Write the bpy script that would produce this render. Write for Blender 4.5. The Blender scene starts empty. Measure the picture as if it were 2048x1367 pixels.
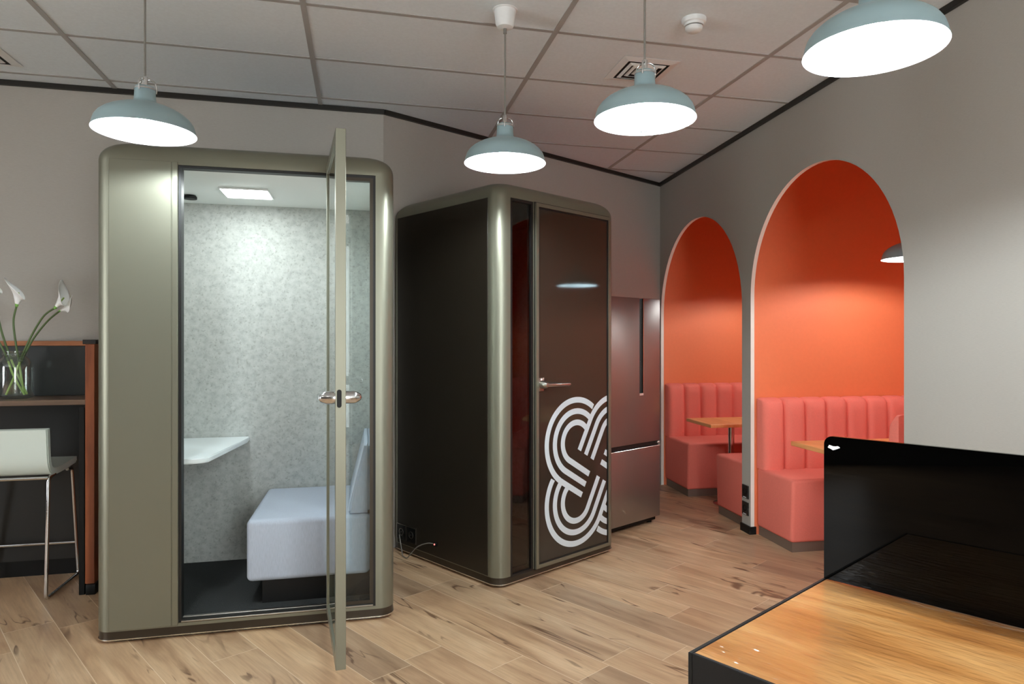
import bpy, bmesh, math, random
from mathutils import Vector, Matrix
random.seed(4)
C = bpy.context.scene.collection
PI = math.pi
def R(d): return math.radians(d)
def lin(c): return c/12.92 if c <= .04045 else ((c+.055)/1.055)**2.4
def srgb(r, g, b): return (lin(r/255), lin(g/255), lin(b/255), 1)

# ------------------------------------------------------------------ materials
class NT:
    def __init__(s, name):
        s.m = bpy.data.materials.new(name); s.m.use_nodes = True
        s.t = s.m.node_tree; s.b = s.t.nodes['Principled BSDF']; s.out = s.t.nodes['Material Output']
    def n(s, typ, **kw):
        nd = s.t.nodes.new(typ)
        for k, v in kw.items():
            if k.startswith('in_'):
                key = k[3:]; key = int(key) if key.isdigit() else key.replace('_', ' ')
                if isinstance(v, bpy.types.NodeSocket): s.t.links.new(v, nd.inputs[key])
                else: nd.inputs[key].default_value = v
            else: setattr(nd, k, v)
        return nd
    def math(s, op, a, b=None, c=None):
        nd = s.t.nodes.new('ShaderNodeMath'); nd.operation = op
        for i, v in enumerate((a, b, c)):
            if v is None: continue
            if isinstance(v, bpy.types.NodeSocket): s.t.links.new(v, nd.inputs[i])
            else: nd.inputs[i].default_value = v
        return nd.outputs[0]
    def link(s, a, b): s.t.links.new(a, b)
    def mix(s, f, a, b, blend='MIX'):
        nd = s.t.nodes.new('ShaderNodeMix'); nd.data_type = 'RGBA'; nd.blend_type = blend
        for key, v in ((0, f), (6, a), (7, b)):
            if isinstance(v, bpy.types.NodeSocket): s.t.links.new(v, nd.inputs[key])
            else: nd.inputs[key].default_value = v
        return nd.outputs[2]
    def ramp(s, f, stops):
        nd = s.t.nodes.new('ShaderNodeValToRGB'); s.link(f, nd.inputs[0])
        e = nd.color_ramp.elements
        while len(e) < len(stops): e.new(.5)
        for el, (p, c) in zip(e, stops): el.position = p; el.color = c
        return nd.outputs[0]
    def bump(s, h, strength, dist=.002):
        nd = s.n('ShaderNodeBump', in_Strength=strength, in_Distance=dist, in_Height=h)
        s.link(nd.outputs[0], s.b.inputs['Normal'])

def mat(name, col, rough=.5, metal=0., ior=1.5, coat=0.):
    k = NT(name); b = k.b
    b.inputs['Base Color'].default_value = col; b.inputs['Roughness'].default_value = rough
    b.inputs['Metallic'].default_value = metal; b.inputs['IOR'].default_value = ior
    b.inputs['Coat Weight'].default_value = coat
    return k.m
def noisy(name, col, rough, scale, amount=.15, bump=.2, dist=.001, metal=0., stretch=(1, 1, 1), dark=.75, ior=1.5):
    k = NT(name); b = k.b
    tc = k.n('ShaderNodeTexCoord'); mp = k.n('ShaderNodeMapping', in_Vector=tc.outputs['Object'], in_Scale=stretch)
    nz = k.n('ShaderNodeTexNoise', in_Vector=mp.outputs[0], in_Scale=scale, in_Detail=5.)
    c2 = tuple(x*dark for x in col[:3])+(1,)
    f = k.ramp(nz.outputs[0], [(.35, (1, 1, 1, 1)), (.7, (0, 0, 0, 1))])
    f = k.math('MULTIPLY', f, 1.)
    k.link(k.mix(k.math('MULTIPLY', f, amount*4), col, c2), b.inputs['Base Color'])
    b.inputs['Roughness'].default_value = rough; b.inputs['Metallic'].default_value = metal; b.inputs['IOR'].default_value = ior
    if bump: k.bump(nz.outputs[0], bump, dist)
    return k.m
def emit(name, col, strength):
    k = NT(name); k.b.inputs['Base Color'].default_value = col
    k.b.inputs['Emission Color'].default_value = col; k.b.inputs['Emission Strength'].default_value = strength
    return k.m
def glass(name, tint, refl=1.5, rough=0.):
    k = NT(name); t = k.t; t.nodes.remove(k.b)
    tr = k.n('ShaderNodeBsdfTransparent', in_Color=tint); gl = k.n('ShaderNodeBsdfGlossy', in_Color=(1, 1, 1, 1), in_Roughness=rough)
    geo = k.n('ShaderNodeNewGeometry')
    fr = k.n('ShaderNodeFresnel', in_IOR=k.math('MULTIPLY_ADD', geo.outputs['Backfacing'], 1/refl-refl, refl)); mx = k.n('ShaderNodeMixShader')
    k.link(fr.outputs[0], mx.inputs[0]); k.link(tr.outputs[0], mx.inputs[1]); k.link(gl.outputs[0], mx.inputs[2])
    k.link(mx.outputs[0], k.out.inputs[0]); return k.m

def fabric_wall():
    k = NT('wallpaper'); tc = k.n('ShaderNodeTexCoord')
    mp = k.n('ShaderNodeMapping', in_Vector=tc.outputs['Object'], in_Scale=(18., 18., 160.))
    nz = k.n('ShaderNodeTexNoise', in_Vector=mp.outputs[0], in_Scale=3., in_Detail=4.)
    base = srgb(170, 165, 157)
    k.link(k.mix(k.ramp(nz.outputs[0], [(.3, (0, 0, 0, 1)), (.7, (1, 1, 1, 1))]), tuple(x*.93 for x in base[:3])+(1,), base), k.b.inputs['Base Color'])
    k.b.inputs['Roughness'].default_value = .62
    k.bump(nz.outputs[0], .25, .001); return k.m

def floor_mat(angle, b0, w=.2, L=1.25):
    k = NT('oak_plank_floor'); tc = k.n('ShaderNodeTexCoord')
    mp = k.n('ShaderNodeMapping', in_Vector=tc.outputs['Object'], in_Rotation=(0, 0, -angle))
    sp = k.n('ShaderNodeSeparateXYZ', in_0=mp.outputs[0]); a, b = sp.outputs[0], sp.outputs[1]
    bb = k.math('DIVIDE', k.math('SUBTRACT', b, b0), w); row = k.math('FLOOR', bb); fb = k.math('FRACT', bb)
    wn = k.n('ShaderNodeTexWhiteNoise', noise_dimensions='1D', in_W=row)
    aa = k.math('ADD', k.math('DIVIDE', a, L), wn.outputs[0]); cell = k.math('FLOOR', aa); fa = k.math('FRACT', aa)
    idv = k.n('ShaderNodeCombineXYZ', in_0=row, in_1=cell)
    wid = k.n('ShaderNodeTexWhiteNoise', noise_dimensions='2D', in_Vector=idv.outputs[0])
    # seams
    sb = k.math('MINIMUM', fb, k.math('SUBTRACT', 1., fb)); sb = k.math('MULTIPLY', sb, w)
    sa = k.math('MINIMUM', fa, k.math('SUBTRACT', 1., fa)); sa = k.math('MULTIPLY', sa, L)
    seam = k.math('LESS_THAN', k.math('MINIMUM', sa, sb), .0017)
    off = k.math('MULTIPLY', wid.outputs[0], 37.)
    def grain(sx, sy, scale, det, dist=0.):
        v = k.n('ShaderNodeCombineXYZ', in_0=k.math('ADD', k.math('MULTIPLY', a, sx), off), in_1=k.math('ADD', k.math('MULTIPLY', b, sy), off), in_2=off)
        return k.n('ShaderNodeTexNoise', in_Vector=v.outputs[0], in_Scale=scale, in_Detail=det, in_Distortion=dist).outputs[0]
    g1 = grain(.9, 6., 1.7, 5., .7); g2 = grain(4., 70., 1.5, 4.); g3 = grain(2., 13., 1.25, 3., 1.2); g4 = grain(.9, 4., 1.6, 2., .4); g5 = grain(.75, 4.5, 1.1, 3., 1.1); g6 = grain(1.6, 3.5, 1.3, 1.)
    col = k.ramp(g1, [(.26, srgb(150, 119, 92)), (.42, srgb(180, 149, 119)), (.56, srgb(196, 166, 134)), (.76, srgb(214, 188, 157))])
    tone = k.ramp(wid.outputs[0], [(0., (.74, .72, .72, 1)), (.4, (.97, .94, .91, 1)), (.75, (1.02, .97, .92, 1)), (1., (1.12, 1.07, 1.0, 1))])
    col = k.mix(1., col, tone, 'MULTIPLY')
    col = k.mix(k.math('MULTIPLY', k.ramp(g2, [(.42, (0, 0, 0, 1)), (.75, (1, 1, 1, 1))]), .28), col, srgb(124, 95, 70))
    knots = k.ramp(g3, [(.285, (1, 1, 1, 1)), (.335, (0, 0, 0, 1))])
    where = k.ramp(g4, [(.42, (0, 0, 0, 1)), (.52, (1, 1, 1, 1))])
    crack = k.ramp(k.math('ABSOLUTE', k.math('SUBTRACT', g5, .5)), [(.003, (1, 1, 1, 1)), (.016, (0, 0, 0, 1))])
    cw = k.ramp(g6, [(.54, (0, 0, 0, 1)), (.62, (1, 1, 1, 1))])
    kn = k.math('MULTIPLY', k.math('MAXIMUM', k.math('MULTIPLY', knots, where), k.math('MULTIPLY', crack, cw)), .8)
    col = k.mix(kn, col, srgb(86, 56, 37))
    col = k.mix(k.math('MULTIPLY', seam, .75), col, srgb(222, 200, 172))
    k.link(col, k.b.inputs['Base Color'])
    k.link(k.math('MULTIPLY_ADD', g1, .2, .26), k.b.inputs['Roughness'])
    k.b.inputs['IOR'].default_value = 1.45
    k.bump(k.math('SUBTRACT', k.math('MULTIPLY', g2, .2), seam), .25, .0012)
    return k.m

def wood(name, stops, sx, sy, rough=.35, axis='XY', coat=0., bump=.1, blotch=None):
    k = NT(name); tc = k.n('ShaderNodeTexCoord'); sp = k.n('ShaderNodeSeparateXYZ', in_0=tc.outputs['Object'])
    ix = {'X': 0, 'Y': 1, 'Z': 2}
    a, b = sp.outputs[ix[axis[0]]], sp.outputs[ix[axis[1]]]; c3 = sp.outputs[({0, 1, 2}-{ix[axis[0]], ix[axis[1]]}).pop()]
    v = k.n('ShaderNodeCombineXYZ', in_0=k.math('MULTIPLY', a, sx), in_1=k.math('MULTIPLY', b, sy), in_2=k.math('MULTIPLY', c3, sy))
    nz = k.n('ShaderNodeTexNoise', in_Vector=v.outputs[0], in_Scale=1., in_Detail=6., in_Distortion=.8)
    col = k.ramp(nz.outputs[0], stops)
    v2 = k.n('ShaderNodeCombineXYZ', in_0=k.math('MULTIPLY', a, sx*4), in_1=k.math('MULTIPLY', b, sy*8), in_2=k.math('MULTIPLY', c3, sy*8))
    n2 = k.n('ShaderNodeTexNoise', in_Vector=v2.outputs[0], in_Scale=1., in_Detail=3.)
    col = k.mix(k.math('MULTIPLY', k.ramp(n2.outputs[0], [(.45, (0, 0, 0, 1)), (.7, (1, 1, 1, 1))]), .35), col, stops[0][1])
    k.link(col, k.b.inputs['Base Color']); k.b.inputs['Roughness'].default_value = rough
    k.b.inputs['Coat Weight'].default_value = coat; k.b.inputs['Coat Roughness'].default_value = .12; k.b.inputs['Coat IOR'].default_value = 1.65
    if bump:
        n3 = k.n('ShaderNodeTexNoise', in_Vector=v.outputs[0], in_Scale=5., in_Detail=2.)
        k.bump(n3.outputs[0], bump, .002)
        if coat:
            vr = k.n('ShaderNodeCombineXYZ', in_0=k.math('MULTIPLY', a, 70.), in_1=k.math('MULTIPLY', b, 14.))
            nr = k.n('ShaderNodeTexNoise', in_Vector=vr.outputs[0], in_Scale=1., in_Detail=2.)
            br = k.n('ShaderNodeBump', in_Strength=1., in_Distance=.0042, in_Height=nr.outputs[0])
            k.link(br.outputs[0], k.b.inputs['Coat Normal'])
    return k.m

def felt():
    k = NT('grey_felt'); tc = k.n('ShaderNodeTexCoord')
    nz = k.n('ShaderNodeTexNoise', in_Vector=tc.outputs['Object'], in_Scale=26., in_Detail=7., in_Roughness=.7)
    n2 = k.n('ShaderNodeTexNoise', in_Vector=tc.outputs['Object'], in_Scale=75., in_Detail=3.)
    col = k.ramp(nz.outputs[0], [(.3, srgb(158, 160, 157)), (.5, srgb(178, 181, 177)), (.7, srgb(190, 193, 189))])
    col = k.mix(k.ramp(n2.outputs[0], [(.30, (.55, .55, .55, 1)), (.42, (0, 0, 0, 1))]), col, srgb(138, 138, 132))
    k.link(col, k.b.inputs['Base Color']); k.b.inputs['Roughness'].default_value = .95
    k.bump(n2.outputs[0], .3, .001); return k.m

M = {}
M['wall'] = fabric_wall()
M['accent'] = mat('charcoal_accent_paint', srgb(92, 88, 84), .8)
M['tile'] = noisy('ceiling_tile', srgb(222, 230, 235), .9, 60, .05, .1)
M['tbar'] = mat('ceiling_bar', srgb(164, 162, 160), .6)
M['floor'] = floor_mat(R(134.3), -1.27)
M['orange'] = noisy('orange_wall_paint', srgb(229, 122, 78), .6, 40, .03, .1)
M['white'] = mat('white_edge', srgb(232, 228, 220), .6)
M['blacktrim'] = mat('black_trim', srgb(28, 24, 20), .45)
M['bronze'] = mat('bronze_powder_coat', srgb(129, 128, 113), .41, .62)
M['bronze_d'] = mat('dark_bronze', srgb(62, 54, 44), .35, .5)
M['panel_d'] = noisy('dark_brown_panel', srgb(44, 38, 30), .42, 200, .03, .02, metal=.3)
M['door_glass'] = mat('dark_brown_glass', srgb(56, 46, 38), .05, 0., 1.55)
_sp = M['door_glass'].node_tree.nodes['Principled BSDF'].inputs['Specular Tint']; _sp.default_value = (.6, .88, 1., 1)
M['black'] = mat('black_plastic', srgb(9, 9, 9), .5, 0., 1.35)
M['gasket'] = mat('black_gasket', srgb(12, 11, 9), .5)
M['glass'] = glass('clear_glass', (.93, .96, .95, 1), 1.45)
M['smoked'] = glass('smoked_glass', (.62, .58, .55, 1), 1.5)
M['felt'] = felt()
M['carpet'] = noisy('charcoal_carpet', srgb(40, 42, 42), .98, 160, .2, .6, .003)
M['pod_white'] = mat('pod_ceiling_white', srgb(232, 236, 234), .6)
M['desk_white'] = mat('white_laminate', srgb(226, 232, 234), .35)
M['seat'] = noisy('pale_blue_grey_fabric', srgb(176, 184, 198), .9, 90, .12, .25, .001, stretch=(3, 3, .35))
M['chrome'] = mat('chrome', (.66, .67, .68, 1), .13, 1.)
M['steel'] = mat('satin_steel', (.5, .46, .42, 1), .28, 1.)
M['silver'] = mat('silver_line', (.85, .85, .83, 1), .25, 1.)
M['decal'] = mat('pale_blue_decal', srgb(214, 226, 233), .5)
M['fridge'] = noisy('brushed_steel', (.36, .33, .31, 1), .3, 8, .05, .02, metal=.9, stretch=(40, 40, .6), dark=.9)
M['fridge'].node_tree.nodes['Principled BSDF'].inputs['Roughness'].default_value = .38
M['coral'] = noisy('coral_fabric', srgb(229, 118, 102), .9, 120, .06, .2, .001)
M['kick'] = mat('brown_kickboard', srgb(122, 104, 92), .45, .3)
M['shade'] = mat('blue_grey_enamel', srgb(138, 160, 164), .42)
M['lining'] = mat('white_enamel', srgb(236, 240, 242), .5)
M['bulb'] = emit('lit_bulb', (.86, .96, 1., 1), 900.)
M['bulb_warm'] = emit('lit_booth_bulb', (.92, .98, .98, 1), 720.)
M['led'] = emit('led_panel', (.90, .98, .97, 1), 42.)
M['fill_led'] = emit('fill_light_emitter', (1., .96, .92, 1), 5.)  # emitter of the ceiling panels added as fill light
M['cord'] = mat('grey_cord', srgb(120, 116, 110), .7)
M['plastic_w'] = mat('white_plastic', srgb(222, 224, 224), .45)
M['vent_dark'] = mat('vent_shadow_gap', srgb(30, 28, 28), .8)
M['table'] = wood('honey_wood_top', [(.3, srgb(150, 92, 44)), (.45, srgb(196, 134, 72)), (.58, srgb(214, 158, 96)), (.75, srgb(228, 178, 116))], 8., 1.1, .3, 'XY', coat=1., bump=.6)
M['booth_table'] = wood('orange_wood_top', [(.3, srgb(206, 128, 74)), (.6, srgb(228, 156, 96)), (.8, srgb(236, 170, 112))], 1.5, 8., .4)
M['wood_red'] = wood('reddish_wood', [(.3, srgb(104, 52, 30)), (.55, srgb(142, 78, 46)), (.8, srgb(164, 94, 58))], 14., 1.2, .4, 'XZ')
M['cap_wood'] = wood('cap_wood', [(.3, srgb(150, 92, 58)), (.6, srgb(186, 122, 80)), (.8, srgb(200, 140, 96))], 1.2, 14., .4)
M['shelf_wood'] = wood('brown_counter_wood', [(.3, srgb(84, 66, 54)), (.6, srgb(118, 96, 80)), (.8, srgb(136, 112, 94))], 1.2, 14., .35)
M['board'] = noisy('black_board', srgb(38, 41, 41), .42, 5, .1, 0)
M['void'] = mat('black_panel', srgb(20, 19, 17), .5)
M['screen'] = mat('gloss_black_acrylic', srgb(3, 3, 3), .02, 0., 1.22)
M['stool_white'] = mat('white_leather', srgb(206, 216, 208), .45)
M['stool_under'] = mat('taupe_shell', srgb(128, 116, 100), .5)
M['stem'] = noisy('green_stem', srgb(86, 108, 62), .5, 20, .2, 0)
M['stem_pale'] = mat('pale_green_stem', srgb(166, 196, 112), .5)
M['petal'] = mat('white_petal', srgb(246, 248, 248), .45)
M['petal_base'] = mat('green_petal_base', srgb(130, 190, 92), .5)
M['jar'] = glass('jar_glass', (.92, .95, .94, 1), 1.75)
M['red'] = emit('red_indicator', (1, .25, .22, 1), 1.2)
M['sock'] = mat('black_socket', srgb(18, 18, 18), .3)
M['pink'] = mat('pale_pink_label', srgb(214, 178, 168), .5)
M['mark'] = mat('grey_print', srgb(26, 28, 30), .6, 0., 1.1)

# ------------------------------------------------------------------ mesh helpers
def tf(bm, verts, loc=(0, 0, 0), rot=None):
    m = Matrix.Translation(loc)
    if rot: m = m @ rot
    bmesh.ops.transform(bm, matrix=m, verts=verts)
def box(bm, x0, x1, y0, y1, z0, z1, bev=0., seg=2, mi=0):
    r = bmesh.ops.create_cube(bm, size=1.); v = r['verts']
    bmesh.ops.transform(bm, matrix=Matrix.Translation(((x0+x1)/2, (y0+y1)/2, (z0+z1)/2)) @ Matrix.Diagonal((x1-x0, y1-y0, z1-z0, 1)), verts=v)
    fs = set(f for q in v for f in q.link_faces)
    if bev:
        es = list(set(e for q in v for e in q.link_edges))
        rr = bmesh.ops.bevel(bm, geom=es, offset=bev, segments=seg, profile=.5, affect='EDGES')
        fs = set(rr['faces']) | set(f for f in fs if f.is_valid)
    for f in fs:
        if f.is_valid: f.material_index = mi
    return v
def prism(bm, pts, z0, z1, mi=0):
    a = [bm.verts.new((x, y, z0)) for x, y in pts]; b = [bm.verts.new((x, y, z1)) for x, y in pts]
    n = len(pts); fs = [bm.faces.new(a[::-1]), bm.faces.new(b)]
    for i in range(n): fs.append(bm.faces.new((a[i], a[(i+1) % n], b[(i+1) % n], b[i])))
    for f in fs: f.material_index = mi
    return a+b
def rrect(x0, x1, y0, y1, r, seg=8):
    p = []
    for cx, cy, a0 in ((x1-r, y0+r, -90), (x1-r, y1-r, 0), (x0+r, y1-r, 90), (x0+r, y0+r, 180)):
        for i in range(seg+1):
            a = R(a0+90*i/seg); p.append((cx+r*math.cos(a), cy+r*math.sin(a)))
    return p
def lathe(bm, prof, seg=48, mi=0, closed=False):
    rings = []
    for r, z in prof:
        rings.append([bm.verts.new((r*math.cos(2*PI*i/seg), r*math.sin(2*PI*i/seg), z)) for i in range(seg)] if r > 1e-6 else [bm.verts.new((0, 0, z))])
    prs = list(zip(rings, rings[1:])) + ([(rings[-1], rings[0])] if closed else [])
    for A, B in prs:
        for i in range(seg):
            j = (i+1) % seg
            if len(A) == 1 and len(B) == 1: continue
            if len(A) == 1: f = bm.faces.new((A[0], B[j], B[i]))
            elif len(B) == 1: f = bm.faces.new((A[i], A[j], B[0]))
            else: f = bm.faces.new((A[i], A[j], B[j], B[i]))
            f.material_index = mi
    return [v for r_ in rings for v in r_]
def tube(bm, pts, r, seg=10, mi=0, caps=True):
    pts = [Vector(p) for p in pts]; n = len(pts); rs = r if isinstance(r, (list, tuple)) else [r]*n
    t0 = (pts[1]-pts[0]).normalized(); up = Vector((0, 0, 1)) if abs(t0.z) < .9 else Vector((1, 0, 0))
    nrm = (up-t0*up.dot(t0)).normalized(); rings = []
    for i, p in enumerate(pts):
        t = (pts[min(i+1, n-1)]-pts[max(i-1, 0)]).normalized()
        nrm = (nrm-t*nrm.dot(t)).normalized(); bi = t.cross(nrm)
        rings.append([bm.verts.new(p+(nrm*math.cos(2*PI*k/seg)+bi*math.sin(2*PI*k/seg))*rs[i]) for k in range(seg)])
    for A, B in zip(rings, rings[1:]):
        for k in range(seg): bm.faces.new((A[k], A[(k+1) % seg], B[(k+1) % seg], B[k])).material_index = mi
    if caps: bm.faces.new(rings[0][::-1]).material_index = mi; bm.faces.new(rings[-1]).material_index = mi
    return [v for r_ in rings for v in r_]
def smooth_path(ctrl, n=8):
    P = [Vector(p) for p in ctrl]; out = []
    for i in range(len(P)-1):
        p0, p1, p2, p3 = P[max(i-1, 0)], P[i], P[i+1], P[min(i+2, len(P)-1)]
        for k in range(n):
            t = k/n
            out.append(.5*((2*p1)+(p2-p0)*t+(2*p0-5*p1+4*p2-p3)*t*t+(3*p1-p0-3*p2+p3)*t**3))
    out.append(P[-1]); return out
def fillet(ctrl, rad, n=6):
    P = [Vector(p) for p in ctrl]; out = [P[0]]
    for i in range(1, len(P)-1):
        a = (P[i-1]-P[i]).normalized(); b = (P[i+1]-P[i]).normalized()
        p, q = P[i]+a*rad, P[i]+b*rad
        for k in range(n+1):
            t = k/n; out.append(p*(1-t)**2+P[i]*2*t*(1-t)+q*t*t)
    out.append(P[-1]); return out
def cyl(bm, p, q, r, seg=24, mi=0): return tube(bm, [p, q], r, seg, mi)
def sphere(bm, c, r, sc=(1, 1, 1), u=20, v=14):
    d = bmesh.ops.create_uvsphere(bm, u_segments=u, v_segments=v, radius=r)
    bmesh.ops.transform(bm, matrix=Matrix.Translation(c) @ Matrix.Diagonal((*sc, 1)), verts=d['verts'])
def obj(name, bm, m, parent=None, smooth=None, sol=0):
    bmesh.ops.recalc_face_normals(bm, faces=bm.faces)
    me = bpy.data.meshes.new(name); bm.to_mesh(me); bm.free()
    for x in (m if isinstance(m, (list, tuple)) else [m]): me.materials.append(x)
    o = bpy.data.objects.new(name, me); C.objects.link(o)
    if smooth is not None:
        for p in me.polygons: p.use_smooth = True
        if smooth < 170: me.set_sharp_from_angle(angle=R(smooth))
    if parent: o.parent = parent
    return o
def B(): return bmesh.new()
def thing(name, label, cat, loc=(0, 0, 0), rotz=0., group=None):
    o = bpy.data.objects.new(name, None); C.objects.link(o); o.location = loc; o.rotation_euler = (0, 0, rotz)
    o['label'] = label; o['category'] = cat
    if group: o['group'] = group
    return o
def tag(o, label, cat, group=None):
    o['label'] = label; o['category'] = cat
    if group: o['group'] = group
    return o
def place(o, loc, rotz=0.): o.location = loc; o.rotation_euler = (0, 0, rotz); return o
def struct(name, bm, m, smooth=None, label=None):
    o = obj(name, bm, m, None, smooth); o['kind'] = 'structure'
    o['label'] = label or name.replace('_', ' '); o['category'] = name.split('_')[0]
    return o
def dup(root, loc, rotz, label, group=None):
    r = root.copy(); C.objects.link(r); r.location = loc; r.rotation_euler = (0, 0, rotz); r['label'] = label
    if group: r['group'] = group
    for ch in list(root.children):
        c = ch.copy(); C.objects.link(c); c.parent = r
        for g in ch.children:
            d = g.copy(); C.objects.link(d); d.parent = c
    return r
def carve(o, cutters):
    for k in cutters:
        md = o.modifiers.new('cut', 'BOOLEAN'); md.operation = 'DIFFERENCE'; md.object = k; md.solver = 'EXACT'
    dg = bpy.context.evaluated_depsgraph_get(); dg.update()
    me = bpy.data.meshes.new_from_object(o.evaluated_get(dg)); o.modifiers.clear(); o.data = me
    for k in cutters: bpy.data.objects.remove(k, do_unlink=True)

# ------------------------------------------------------------------ room
ZC = 2.905
R0 = Vector((1.3052, 6.5502)); D = Vector((.1776, -.9841)); V = Vector((.9841, .1776))
B0 = Vector((-.935, 4.475)); L0 = Vector((-3.0571, 3.9451))
UL = Vector((.9739, .2272)).normalized(); LEND = L0-UL*2.2
REND = R0+D*9.2
AW = math.atan2(D.y, D.x)                    # right wall: x along wall toward the camera, y into the booths
AL = math.atan2(UL.y, UL.x)
def ws(s, t): return R0+D*s+V*t
poly = [LEND-UL*.2+Vector((-.03, .4)), L0+Vector((-.1, .3)), B0+Vector((-.15, .3)), R0+Vector((-.2, .35)), ws(-.15, 2.1), ws(3.6, 2.1), ws(3.6, .2), REND+V*.2, Vector((REND.x, -3.)), Vector((-5.4, -3.))]
bm = B(); prism(bm, [(p.x, p.y) for p in poly], -.12, 0.); struct('floor', bm, M['floor'])
bm = B(); prism(bm, [(p.x, p.y) for p in poly], ZC, ZC+.1); struct('ceiling', bm, M['tile'])
# ceiling grid bars
GA = R(13.6); gv = Vector((math.cos(GA), math.sin(GA))); gu = Vector((-gv.y, gv.x)); go = Vector((-2.158, 2.784))
bm = B()
room_poly = [LEND, L0, B0, R0, REND, Vector((REND.x, -2.5)), Vector((-5.2, -2.5))]
def clip_line(p, d):
    ts = []
    n = len(room_poly)
    for i in range(n):
        a, b = room_poly[i], room_poly[(i+1) % n]; e = b-a
        den = d.x*e.y-d.y*e.x
        if abs(den) < 1e-9: continue
        w = a-p; t = (w.x*e.y-w.y*e.x)/den; s_ = (w.x*d.y-w.y*d.x)/den
        if 0 <= s_ <= 1: ts.append(t)
    ts.sort(); return [(ts[i], ts[i+1]) for i in range(0, len(ts)-1, 2)]
def bar(p, d, w, z):
    for t0, t1 in clip_line(p, d):
        n = Vector((-d.y, d.x))*w/2
        q = [p+d*t0+n, p+d*t1+n, p+d*t1-n, p+d*t0-n]
        prism(bm, [(x.x, x.y) for x in q], z, ZC+.001)
for i in range(-3, 6): bar(go+gv*1.188*i, gu, .026, ZC-.004)
for j in range(-10, 8): bar(go+gu*.606*j, gv, .024, ZC-.003)
struct('trim_1', bm, M['tbar'], label='grey metal grid bars of the tiled ceiling')
def wall(name, p, q, z0, z1, th, m, side=1):
    d = (q-p).normalized(); n = Vector((-d.y, d.x))*th*side
    bm = B(); prism(bm, [(a.x, a.y) for a in (p, q, q+n, p+n)], z0, z1); return struct(name, bm, m)
wall('wall_left', LEND, B0, 0, ZC, .12, M['wall'])
wall('wall_back', B0, R0, 0, ZC, .12, M['wall'])
# rear and side walls (behind and left of the viewer) with windows added to let in fill light
def fill_window_wall(name, win, horizontal, fixed, a0, a1, w0, w1, z0, z1, out_):
    f0, f1 = sorted((fixed, fixed+out_*.12)); g0, g1 = sorted((fixed+out_*.03, fixed+out_*.09))
    bm = B(); fm = B()
    def add(m, a, b, lo, hi, c, d):
        if horizontal: box(m, a, b, lo, hi, c, d)
        else: box(m, lo, hi, a, b, c, d)
    for q in ((a0, w0, 0, ZC), (w1, a1, 0, ZC), (w0, w1, 0, z0), (w0, w1, z1, ZC)): add(bm, q[0], q[1], f0, f1, q[2], q[3])
    struct(name, bm, M['accent'])
    for k in range(4):
        a = w0+(w1-w0-.05)*k/3; add(fm, a, a+.05, g0, g1, z0, z1)
    for z in (z0, z1-.05): add(fm, w0, w1, g0, g1, z, z+.05)
    struct(win, fm, M['blacktrim'], label='dark frame of the added fill-light window in the '+name.replace('_', ' '))
fill_window_wall('wall_rear', 'window_added_1', True, -2.5, -5.3, REND.x+.1, 1.15, 2.75, .1, 2.8, -1)
fill_window_wall('wall_side', 'window_added_2', False, -5.2, -2.6, 3.6, -.9, .9, .3, 2.75, -1)
# right wall with two arches (local x along the wall, local z up)
def arch(s0, s1, zs, n=40):
    r = (s1-s0)/2; c = (s0+s1)/2
    return [(s0, 0)]+[(c-r*math.cos(PI*i/n), zs+r*math.sin(PI*i/n)) for i in range(n+1)]+[(s1, 0)]
A1 = (.026, 1.609, 1.632); A2 = (1.735, 3.240, 1.700); WT = .028
out = [(0, 0)]+arch(*A1)+arch(*A2)+[(9.2, 0), (9.2, ZC), (0, ZC)]
bm = B()
a = [bm.verts.new((x, 0, z)) for x, z in out]; b = [bm.verts.new((x, WT, z)) for x, z in out]
bm.faces.new(a); bm.faces.new(b[::-1])
for i in range(len(out)):
    j = (i+1) % len(out); f = bm.faces.new((a[i], a[j], b[j], b[i]))
    if 0 < i < len(out)-4: f.material_index = 1
bm.normal_update(); bmesh.ops.triangulate(bm, faces=[f for f in bm.faces if len(f.verts) > 4], ngon_method='EAR_CLIP')
place(struct('wall_right', bm, [M['wall'], M['white']]), (R0.x, R0.y, 0), AW)
def wbox(name, s0, s1, t0, t1, z0, z1, m):
    bm = B(); box(bm, s0, s1, t0, t1, z0, z1); return place(struct(name, bm, m), (R0.x, R0.y, 0), AW)
TD = 1.75
wbox('wall_booth_far', -.1, .024, WT, TD, 0, ZC, M['orange'])
wbox('wall_booth_divider', 1.611, 1.733, WT, TD, 0, ZC, M['orange'])
wbox('wall_booth_near', 3.242, 3.36, WT, TD, 0, ZC, M['orange'])
wbox('wall_booth_back', -.1, 3.36, TD, TD+.1, 0, ZC, M['orange'])
wbox('baseboard_pillar', 1.604, 1.742, -.012, .04, 0, .055, M['black'])
wbox('baseboard_right', 3.236, 9.0, -.012, 0, 0, .055, M['black'])
# dark ceiling trim
def trim(name, p, q, inward):
    d = (q-p).normalized(); n = Vector((-d.y, d.x))*inward
    bm = B(); prism(bm, [(x.x, x.y) for x in (p, q, q+n*.022, p+n*.022)], ZC-.03, ZC-.001); struct(name, bm, M['blacktrim'], label='thin black trim where wall meets ceiling')
trim('trim_2', LEND, B0+UL*.006, -1); trim('trim_3', B0, R0, -1); trim('trim_4', R0, REND, -1)
bm = B(); n = Vector((UL.y, -UL.x))
prism(bm, [(x.x, x.y) for x in (LEND, B0, B0+n*.014, LEND+n*.014)], 0, .1); struct('baseboard_left', bm, M['black'])

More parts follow.
